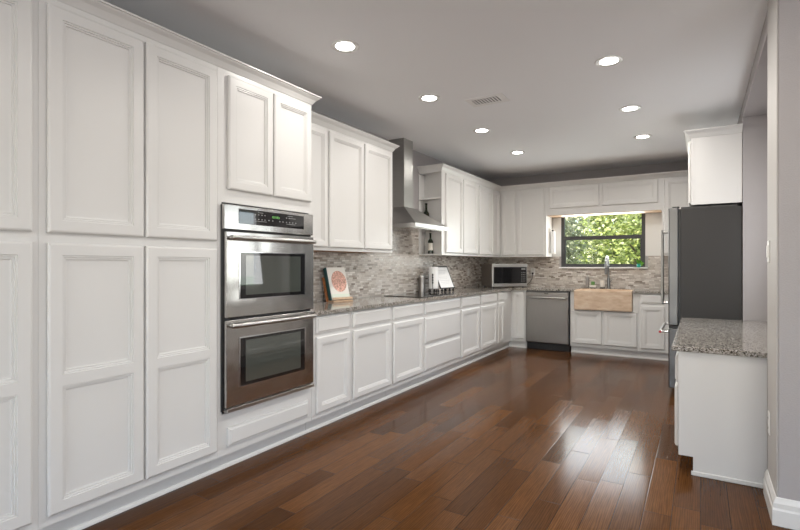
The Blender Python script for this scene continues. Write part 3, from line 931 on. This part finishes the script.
tag(rl.build('paper_towel_roll', 'paper', None, True), 'white paper towel roll standing on the black iron holder', 'paper towel')
# recipe page on an iron easel
eo = (-2.835, 5.835, Z); ey = math.radians(-8); et = math.radians(24)
es_ = thing('recipe_easel', eo, 'black iron recipe easel with scroll feet beside the paper towel roll', 'stand')
fe = tilted((eo[0], eo[1], Z + 0.045), ey, et); f0 = flat(eo, ey)
for a, n_, r in ((-0.13, 0, 0.016), (-0.045, 0, 0.016), (0.045, 0, 0.016), (0.13, 0, 0.016), (-0.12, -0.13, 0.012), (0.12, -0.13, 0.012)):
    b = B(); scroll_foot(b, f0(a, n_, 0), r); b.build('foot', 'iron', es_, True)
b = B(fe)
b.box(-0.164, -0.152, -0.010, 0.004, 0, 0.316); b.box(0.152, 0.166, -0.010, 0.004, 0, 0.316); b.box(-0.152, 0.152, -0.010, 0.004, 0.300, 0.316); b.box(-0.152, 0.152, -0.008, 0.0, 0.0, 0.008)
b.build('frame', 'iron', es_)
B(fe).box(-0.152, 0.152, -0.007, -0.004, 0.008, 0.300).build('backing', 'black', es_)
B(f0).box(-0.160, 0.160, -0.012, 0.030, 0.040, 0.046, 0.001).build('ledge', 'iron', es_)
b = B(); b.tube([fe(-0.10, -0.010, 0.27), f0(-0.12, -0.13, 0.03)], 0.004, 8); b.build('back_leg', 'iron', es_)
b = B(); b.tube([fe(0.10, -0.010, 0.27), f0(0.12, -0.13, 0.03)], 0.004, 8); b.build('back_leg', 'iron', es_)
pg = thing('recipe_page', fe(0, 0, 0.01), 'white printed recipe page propped on the black iron easel', 'page')
sh = B(fe).box(-0.150, 0.150, 0.0003, 0.003, 0.008, 0.298).build('sheet', 'paper', pg)
b = B(fe)
for k in range(9):
    if k == 3: continue
    b.box(-0.11 + (0.03 if k in (0,) else 0), 0.10 - 0.02 * (k % 3), 0.0031, 0.0034, 0.25 - k * 0.024, 0.254 - k * 0.024)
b.build('print_lines', mat('pale_print', (0.55, 0.55, 0.58), 0.8), sh)

# wine bottles on the open shelves
def bottle(loc, h, r, label, lab0, lab1):
    t = thing('wine_bottle', loc, label, 'bottle', 'bottles on the open shelves')
    b = B(); b.lathe(loc, [(r * 0.85, 0), (r, 0.006), (r, h * 0.58), (r * 0.92, h * 0.64), (r * 0.55, h * 0.70), (r * 0.38, h * 0.75), (r * 0.36, h * 0.955), (r * 0.42, h * 0.96), (r * 0.42, h)], 20)
    b.build('glass', 'bottle', t, True)
    b = B(); b.lathe(loc, [(r + 0.0008, h * lab0), (r + 0.0008, h * lab1)], 20); b.build('paper_label', 'label', t, True)
    b = B(); b.lathe((loc[0], loc[1], loc[2] + h), [(r * 0.43, 0), (r * 0.43, 0.004), (r * 0.30, 0.006)], 16); b.build('capsule', 'black', t, True)
    return t
bottle((-3.032, 5.604, 1.722 + 0.0175), 0.335, 0.040, 'dark wine bottle on the middle open shelf, partly behind the hood', 0.16, 0.44)
bottle((-2.962, 5.590, UZ0 + 0.0175), 0.265, 0.034, 'dark green bottle with pale label on the lowest open shelf, below the hood', 0.17, 0.52)

# microwave standing across the corner
mo = Vector((-2.685, 7.045, Z))
ma = math.radians(45)
mw = lambda a, n, z: (mo.x + a * math.cos(ma) + n * math.sin(ma), mo.y + a * math.sin(ma) - n * math.cos(ma), Z + z)
mt = thing('microwave', mw(0.29, -0.2, 0), 'stainless steel microwave standing across the back corner of the countertop', 'microwave')
MW = 0.575
B(mw).box(0, MW, -0.40, 0, 0.022, 0.365, 0.004, 2).build('casing', 'steel_v', mt)
fr = B(mw).box(0.001, MW - 0.001, 0.0005, 0.022, 0.022, 0.366, 0.004, 2).build('door', 'bright_steel', mt)
B(mw).box(0.022, MW - 0.008, 0.022, 0.0245, 0.070, 0.318, 0.001).build('dark_window', 'black_glass', fr)
b = B(mw)
for r_ in range(5):
    for c_ in range(3):
        b.box(0.475 + c_ * 0.026, 0.489 + c_ * 0.026, 0.0246, 0.0249, 0.10 + r_ * 0.032, 0.108 + r_ * 0.032)
b.box(0.475, 0.545, 0.0246, 0.0249, 0.278, 0.296)
b.build('keypad_print', 'glyph', fr)
for a in (0.04, MW - 0.04):
    for n_ in (-0.36, -0.04):
        b = B(); p = mw(a, n_, 0); b.lathe(p, [(0.014, 0), (0.014, 0.0215)], 12); b.build('foot', 'black', mt)

# outlets, switches
def outlet(name, fn, a, z, label, cat, toggles=None, h=0.118, wd=0.074):
    t = thing(name, fn(a, 0, z), label, cat)
    p = B(fn).box(a - wd / 2, a + wd / 2, 0.0005, 0.006, z - h / 2, z + h / 2, 0.002).build('cover_plate', 'plastic_white', t)
    if toggles == 'switch':
        B(fn).box(a - 0.016, a + 0.016, 0.006, 0.011, z - 0.033, z + 0.033, 0.002).build('rocker', 'plastic_white', t)
    else:
        for dz in (-0.027, 0.027):
            q = B(fn).box(a - 0.017, a + 0.017, 0.006, 0.008, z + dz - 0.016, z + dz + 0.016, 0.001).build('socket', 'plastic_white', t)
            b = B(fn); b.box(a - 0.008, a - 0.005, 0.008, 0.0083, z + dz - 0.006, z + dz + 0.006); b.box(a + 0.005, a + 0.008, 0.008, 0.0083, z + dz - 0.006, z + dz + 0.006); b.build('slots', 'black', q)
    return t
outlet('wall_outlet', back(YB - 0.0035), -2.335, 1.170, 'white outlet with a plugged cord on the back backsplash beside the microwave', 'outlet')
outlet('wall_outlet', left(XL + 0.0035), 7.14, 1.165, 'white outlet on the left wall backsplash beside the back corner', 'outlet')
pil = lambda a, n, z: (HX - 0.008 - n, a, z)
outlet('light_switch', pil, 3.33, 1.352, 'white light switch on the pale wall end at right', 'switch', 'switch')
outlet('wall_outlet', pil, 3.30, 0.425, 'white outlet low on the pale wall end at right', 'outlet')
# microwave cord and plug
pc = thing('power_cord', (-2.335, YB - 0.02, 1.14), 'grey power cord running from the outlet down behind the microwave', 'cord')
B().box(-2.350, -2.320, YB - 0.036, YB - 0.0125, 1.128, 1.156, 0.004).build('plug', 'black', pc)
b = B(); b.tube([(-2.335, YB - 0.034, 1.13), (-2.337, YB - 0.045, 1.06), (-2.37, YB - 0.05, 1.00), (-2.43, YB - 0.06, 0.945), (-2.50, YB - 0.08, 0.935)], 0.0045, 8); b.build('cable', 'vent_dark', pc, True)

# ------------------------------------------------------------ dishwasher
dw = thing('dishwasher', (-1.94, 7.65, 0), 'stainless steel dishwasher left of the apron sink', 'dishwasher')
B().box(-2.262, -1.622, 7.40, 7.96, 0.10, 0.889).build('body', 'black', dw)
d = B().box(-2.256, -1.634, 7.352, 7.40, 0.118, 0.868, 0.006, 2).build('door', 'steel_v', dw)
B().box(-2.256, -1.634, 7.356, 7.40, 0.8685, 0.884, 0.002).build('control_strip', 'steel_door', d)
b = B(); b.tube([(-2.225, 7.354, 0.792), (-2.215, 7.325, 0.792), (-2.19, 7.318, 0.792), (-1.70, 7.318, 0.792), (-1.675, 7.325, 0.792), (-1.665, 7.354, 0.792)], 0.015, 12); b.build('handle', 'brushed_nickel', d, True)
B().box(-1.98, -1.92, 7.3508, 7.3520, 0.848, 0.858).build('badge', 'black', d)
B().box(-2.256, -1.634, 7.42, 7.44, 0.004, 0.112).build('toe_panel', 'black', dw)

# ------------------------------------------------------------ sink, faucet and things behind it
sk = thing('apron_sink', (-1.17, 7.56, 0.638), 'beige stone apron-front farmhouse sink under the window', 'sink')
sx0, sx1, sy0, sy1, sz0, sz1 = SX0 + 0.003, SX1 - 0.003, 7.315, SY1 - 0.003, 0.638, 0.922
b = B()
o = [(sx0, sy0), (sx1, sy0), (sx1, sy1), (sx0, sy1)]
th_ = 0.035
i_ = [(sx0 + th_, sy0 + th_), (sx1 - th_, sy0 + th_), (sx1 - th_, sy1 - th_), (sx0 + th_, sy1 - th_)]
ob = [b.v(x, y, sz0) for x, y in o]; ot = [b.v(x, y, sz1) for x, y in o]
it = [b.v(x, y, sz1) for x, y in i_]; ib = [b.v(x, y, sz0 + 0.05) for x, y in i_]
b.bm.faces.new(ob[::-1]); band(b, ob, ot); band(b, ot, it); band(b, it, ib); b.bm.faces.new(ib)
bmesh.ops.recalc_face_normals(b.bm, faces=b.bm.faces)
bmesh.ops.bevel(b.bm, geom=list(b.bm.edges), offset=0.012, segments=3, affect='EDGES')
b.build('basin', 'sink', sk, True)
b = B(); b.lathe(((sx0 + sx1) / 2, (sy0 + sy1) / 2, sz0 + 0.0505), [(0.045, 0), (0.045, 0.003), (0.03, 0.004)], 20); b.build('drain', 'chrome', sk)

Y_ = 7.885
fx_ = -1.165
fc = thing('faucet', (fx_, Y_, Z), 'tall brushed steel gooseneck faucet behind the stone sink', 'faucet')
b = B(); b.lathe((fx_, Y_, Z), [(0.034, 0), (0.034, 0.008), (0.024, 0.016), (0.022, 0.15), (0.017, 0.16)], 20); b.build('base', 'faucet', fc, True)
b = B()
pts = [(fx_, Y_, Z + 0.15), (fx_ - 0.008, Y_, Z + 0.36)]
for k in range(1, 13):
    a = math.pi * k / 12
    pts.append((fx_ - 0.008, Y_ - 0.10 + 0.10 * math.cos(a), Z + 0.36 + 0.115 * math.sin(a)))
b.tube(pts, 0.0135, 14); b.build('spout', 'faucet', fc, True)
b = B(); q = pts[-1]; b.lathe((q[0], q[1], q[2] - 0.15), [(0.016, 0), (0.020, 0.004), (0.019, 0.06), (0.0165, 0.15)], 16); b.build('spray_head', 'faucet', fc, True)
b = B(); b.tube([(fx_ + 0.02, Y_, Z + 0.10), (fx_ + 0.06, Y_ - 0.02, Z + 0.135)], [0.008, 0.006], 10); b.build('lever', 'chrome', fc, True)
sd = thing('soap_dispenser', (-1.468, 7.89, Z), 'square grey steel dispenser left of the faucet behind the sink', 'dispenser')
B().box(-1.490, -1.446, 7.87, 7.914, Z, Z + 0.165, 0.003).build('body', 'steel_v', sd)
b = B(); b.lathe((-1.468, 7.892, Z + 0.165), [(0.012, 0), (0.010, 0.015), (0.006, 0.016), (0.006, 0.03)], 14); b.tube([(-1.468, 7.892, Z + 0.192), (-1.468, 7.845, Z + 0.190)], 0.006, 8); b.build('pump', 'brushed_nickel', sd, True)
sp = thing('sponge_dish', (-1.388, 7.88, Z), 'small white sponge dish beside the grey dispenser', 'dish')
b = B(); b.hexa([(-1.425, 7.85, Z + 0.010), (-1.345, 7.85, Z + 0.010), (-1.345, 7.91, Z + 0.010), (-1.425, 7.91, Z + 0.010)], [(-1.440, 7.84, Z + 0.045), (-1.330, 7.84, Z + 0.045), (-1.330, 7.92, Z + 0.045), (-1.440, 7.92, Z + 0.045)])
b.build('dish', 'ceramic', sp)
B().box(-1.425, -1.345, 7.852, 7.908, Z, Z + 0.0095).build('foot', 'black', sp)
tag(B().box(-1.412, -1.362, 7.862, 7.898, Z + 0.0455, Z + 0.098, 0.005, 2).build('sponge', 'sponge'), 'green sponge standing in the small white dish', 'sponge')
cu = thing('cup', (-1.252, 7.89, Z), 'small white cup between the sponge dish and the faucet', 'cup')
b = B(); b.lathe((-1.252, 7.89, Z + 0.0135), [(0.026, 0), (0.034, 0.01), (0.037, 0.105), (0.033, 0.105), (0.030, 0.015)], 20); b.build('body', 'ceramic', cu, True)
b = B(); b.lathe((-1.252, 7.89, Z), [(0.036, 0), (0.038, 0.004), (0.036, 0.013)], 20); b.build('saucer', 'black', cu, True)

# plant in a teal pot on the window sill
px, py, pz = -0.765, 7.945, WZ0 + 0.0005
pp = thing('potted_plant', (px, py, pz), 'small green plant in a teal glass pot on the window sill', 'plant')
b = B(); b.lathe((px, py, pz), [(0.018, 0), (0.024, 0.006), (0.027, 0.052), (0.023, 0.052), (0.020, 0.01)], 20); b.build('pot', 'pot', pp, True)
def leaf_mesh(specs):
    b = B()
    for (dx, dy, dz, L, W) in specs:
        base_ = Vector((px, py, pz + 0.045)); d = Vector((dx, dy, dz)).normalized()
        sdv = d.cross(Vector((0, -1, 0.3))).normalized()
        prev = None
        for k in range(6):
            s_ = k / 5
            c_ = base_ + d * L * s_ + Vector((0, 0, -0.35 * L * s_ * s_))
            wd = W * math.sin(math.pi * min(0.98, s_ * 0.9 + 0.06))
            cur = [b.v(*(c_ - sdv * wd)), b.v(*(c_ + Vector((0, 0.004, 0)))), b.v(*(c_ + sdv * wd))]
            if prev:
                b.bm.faces.new((prev[0], prev[1], cur[1], cur[0])); b.bm.faces.new((prev[1], prev[2], cur[2], cur[1]))
            prev = cur
    return b
leaf_mesh([(0.45, -0.1, 0.9, 0.09, 0.016), (0.8, -0.2, 0.5, 0.09, 0.018), (0.9, -0.3, 0.1, 0.06, 0.018), (0.1, -0.3, 1, 0.10, 0.014), (-0.3, -0.2, 1, 0.11, 0.014)]).build('leaves', 'plant_leaf', pp)
leaf_mesh([(-0.6, -0.1, 1, 0.14, 0.016), (-0.9, -0.2, 0.7, 0.12, 0.018), (-1, -0.3, 0.3, 0.10, 0.014), (-0.2, 0, 1, 0.15, 0.012)]).build('stems', 'plant_dark', pp)

# white roll on a bracket fixed to the cabinet side left of the window
rr = thing('paper_roll_bracket', (-2.02, 7.82, 1.45), 'white vertical roll on a bracket with black knob, left of the sink window', 'holder')
B().box(-2.0215, -2.012, 7.775, 7.865, 1.45, 1.86, 0.002).build('mounting_plate', 'plastic_white', rr)
b = B(); b.lathe((-1.972, 7.82, 1.475), [(0.037, 0), (0.037, 0.33)], 20); b.build('roll', 'paper', rr, True)
b = B(); b.lathe((-1.972, 7.82, 1.452), [(0.040, 0), (0.040, 0.02), (0.034, 0.0225)], 20); b.build('base', 'plastic_white', rr, True)
b = B(); b.lathe((-1.972, 7.82, 1.8055), [(0.012, 0), (0.016, 0.01), (0.012, 0.024)], 14); b.build('knob', 'black', rr, True)
B().box(-2.012, -1.955, 7.81, 7.83, 1.8300, 1.838).build('arm', 'plastic_white', rr)

# ------------------------------------------------------------ refrigerator and the cabinet over it
FY0, FY1 = 5.405, 6.315
rf = thing('refrigerator', (0.07, 5.86, 0), 'grey stainless french-door refrigerator with dark side panel at right', 'refrigerator')
B().box(-0.160, 0.326, FY0, FY1, 0.05, 1.815, 0.004).build('cabinet_body', 'fridge_side', rf)
B().box(-0.155, 0.29, FY0 + 0.006, FY1 - 0.006, 1.8155, 1.832).build('top_cover', 'vent_dark', rf)
B().box(-0.175, -0.161, FY0 + 0.01, FY1 - 0.01, 0.10, 1.815).build('door_gasket', 'black', rf)
ym = (FY0 + FY1) / 2
for y0, y1, s in ((FY0, ym - 0.003, -1), (ym + 0.003, FY1, 1)):
    d = B().box(-0.262, -0.176, y0, y1, 0.690, 1.830, 0.012, 3).build('door', 'steel_door', rf)
    yh = ym + s * 0.045
    b = B(); b.tube([(-0.338, yh, 0.865), (-0.338, yh, 1.640)], 0.0125, 12)
    for z in (0.885, 1.620):
        b.lathe((-0.338, yh, z), [(0.010, 0), (0.010, 0.0755)], 12, 'X')
    b.build('handle', 'brushed_nickel', d, True)
B().box(-0.258, -0.17, FY0 + 0.003, FY1 - 0.003, 0.668, 0.6885).build('divider', 'black', rf)
d = B().box(-0.262, -0.176, FY0, FY1, 0.085, 0.666, 0.012, 3).build('freezer_drawer', 'steel_door', rf)
b = B(); b.tube([(-0.335, FY0 + 0.045, 0.622), (-0.335, FY1 - 0.045, 0.622)], 0.0125, 12)
for y in (FY0 + 0.075, FY1 - 0.075):
    b.lathe((-0.335, y, 0.622), [(0.010, 0), (0.010, 0.0725)], 12, 'X')
h_ = b.build('handle', 'brushed_nickel', d, True)
b = B(); b.lathe((-0.335, FY0 + 0.040, 0.622), [(0.0128, 0), (0.0128, 0.005)], 16, 'Y'); b.build('end_badge', 'red', h_)['label'] = 'round red badge on the handle end'
for y in (FY0 + 0.03, FY1 - 0.09):
    B().box(-0.230, -0.170, y, y + 0.06, 1.8305, 1.842, 0.003).build('hinge_cover', 'fridge_side', rf)
B().box(-0.150, 0.28, FY0 + 0.02, FY1 - 0.02, 0.003, 0.0495).build('base_grille', 'black', rf)

FC = -0.073
fcb = lambda a, n, z: (FC - n, a, z)
t = unit('wall_cabinet', 'white wall cabinet above the refrigerator', fcb, FY0 - 0.003, FY1 + 0.01, 1.848, 2.4775, 0.398, GU)
for a0, a1 in ((FY0 + 0.02, ym - 0.008), (ym + 0.008, FY1 - 0.015)):
    door(t, fcb, a0, a1, 1.868, 2.455, stile=0.05)
for q in ((-0.070, -0.052), (0.290, 0.326)):
    B().box(q[0], q[1], FY0 - 0.0055, FY0 - 0.0032, 1.848, 2.473).build('side_stile', 'cabinet', t)
cr = thing('crown_molding', (FC, 5.86, 2.478), 'white crown molding on the cabinet above the refrigerator', 'molding')
b = B(); b.sweep([(FC, FY1 + 0.009), (FC, FY0 - 0.003), (0.327, FY0 - 0.003)], crown_prof(2.478, 2.545, 0.058)); b.build('profile', 'cabinet', cr)

# ------------------------------------------------------------ desk cabinet and counter in the nook
dc = thing('desk_cabinet', (0.2, 4.42, 0), 'low white cabinet with plain end panel under the granite desk top at right', 'cabinet')
DX1 = 0.62
b = B()
b.box(FD, DX1, 3.495, HY1 - 0.02, 0.109, 0.748)
b.build('carcass', 'cabinet', dc)
# end panel with toe notch
b = B(lambda a, n, z: (a, n, z))
prof = [(FD, 0.109), (-0.036, 0.109), (-0.036, 0.002), (0.3265, 0.002), (0.3265, 0.748), (FD, 0.748)]
lo = [b.v(x, 3.478, z) for x, z in prof]; hi = [b.v(x, 3.4945, z) for x, z in prof]
b.bm.faces.new(lo); b.bm.faces.new(hi[::-1])
for i in range(len(prof)):
    b.bm.faces.new((lo[i], lo[(i + 1) % len(prof)], hi[(i + 1) % len(prof)], hi[i]))
b.build('end_panel', 'cabinet', dc)
B().box(-0.036, -0.022, 3.496, HY1 - 0.02, 0.003, 0.1085).build('toe_kick', 'cabinet', dc)
B().box(FD - 0.0004, FD + 0.018, 3.4745, 3.4778, 0.109, 0.748).build('corner_stile', 'cabinet', dc)
B().box(-0.0362, -0.024, 3.4745, 3.4778, 0.003, 0.108).build('toe_return', 'cabinet', dc)
B().box(-0.046, 0.3265, 3.4655, 3.4776, 0.0005, 0.026, 0.003).build('shoe_strip', 'white_trim', dc)
dks = [(3.52, 4.125), (4.145, 4.745), (4.765, 5.335)]
for a0, a1 in dks:
    door(dc, desk, a0, a1, 0.150, 0.520, stile=0.05)
    drawer(dc, desk, a0, a1, 0.545, 0.715)
dt = thing('desk_countertop', (0.2, 4.42, 0.7485), 'lower speckled granite countertop at right between the wall end and refrigerator', 'countertop')
b = B()
b.box(-0.150, DX1 + 0.01, 3.458, HY1 - 0.002, 0.7485, 0.780, 0.004, 2)
b.build('slab', 'granite', dt)

# ------------------------------------------------------------ ceiling fixtures
def downlight(x, y, label, watts=LEFT_ROW_W):
    t = thing('recessed_light', (x, y, CZ), label, 'ceiling light', 'recessed ceiling lights')
    b = B()
    prof = [(0.062, -0.003), (0.070, -0.004), (0.090, -0.008), (0.096, -0.004), (0.096, -0.0005)]
    b.lathe((x, y, CZ), prof, 32, 'Z', cap=False)
    b.build('trim_ring', 'white_trim', t, True)
    b = B(); b.lathe((x, y, CZ), [(0.0625, -0.0042), (0.0625, -0.0012)], 32); b.build('lens', 'lens', t)
    d = bpy.data.lights.new('downlight_beam', 'AREA')
    d.shape = 'DISK'; d.size = 0.12; d.energy = watts; d.color = (1.0, 0.955, 0.89); d.spread = math.radians(174)
    o = bpy.data.objects.new('downlight_beam', d); COL.objects.link(o); o.parent = t; o.location = (0, 0, -0.0055)
    return t
LX, RX = -2.025, -0.557
LY = [2.605, 3.80, 5.014, 6.24]
RY = [3.78, 5.03, 6.21]
nl = ['nearest', 'second', 'third', 'farthest']
made = {}
def place(x, y, label):
    if x not in made:
        made[x] = downlight(x, y, label, LEFT_ROW_W if x == LX else RIGHT_ROW_W)
        return
    first = made[x]
    r = first.copy(); COL.objects.link(r); r.location = (x, y, CZ); r['label'] = label
    for ch in list(first.children):
        c = ch.copy(); COL.objects.link(c); c.parent = r
for k, y in enumerate(LY):
    place(LX, y, 'round recessed light in the left ceiling row, %s of four' % ('nearest the camera' if k == 0 else 'the %s one back' % nl[k] if k < 3 else 'farthest back'))
for k, y in enumerate(RY):
    place(RX, y, 'round recessed light in the right ceiling row, %s of three' % ('nearest' if k == 0 else 'middle one' if k == 1 else 'farthest back'))
for x, y, l in ((RX, 2.55, 'recessed ceiling light above the view, refrigerator side'), (RX, 1.30, 'recessed ceiling light overhead near the camera, out of view')):
    place(x, y, l)

vt = thing('ceiling_vent', (-1.61, 4.10, CZ), 'rectangular slatted air vent in the ceiling between the light rows', 'vent')
vx0, vx1, vy0, vy1 = -1.735, -1.485, 4.045, 4.185
b = B()
for q in ((vx0 - 0.045, vx0, vy0 - 0.045, vy1 + 0.045), (vx1, vx1 + 0.045, vy0 - 0.045, vy1 + 0.045), (vx0, vx1, vy0 - 0.045, vy0), (vx0, vx1, vy1, vy1 + 0.045)):
    b.box(q[0], q[1], q[2], q[3], CZ - 0.006, CZ - 0.0005)
b.build('frame', 'vent_white', vt)
B().box(vx0, vx1, vy0, vy1, CZ - 0.002, CZ - 0.0005).build('duct_plate', 'vent_dark', vt)
b = B()
for k in range(9):
    x = vx0 + 0.012 + k * 0.028
    b.hexa([(x, vy0, CZ - 0.007), (x + 0.004, vy0, CZ - 0.007), (x + 0.004, vy1, CZ - 0.007), (x, vy1, CZ - 0.007)], [(x + 0.008, vy0, CZ - 0.0025), (x + 0.012, vy0, CZ - 0.0025), (x + 0.012, vy1, CZ - 0.0025), (x + 0.008, vy1, CZ - 0.0025)])
b.build('slats', 'vent_white', vt)
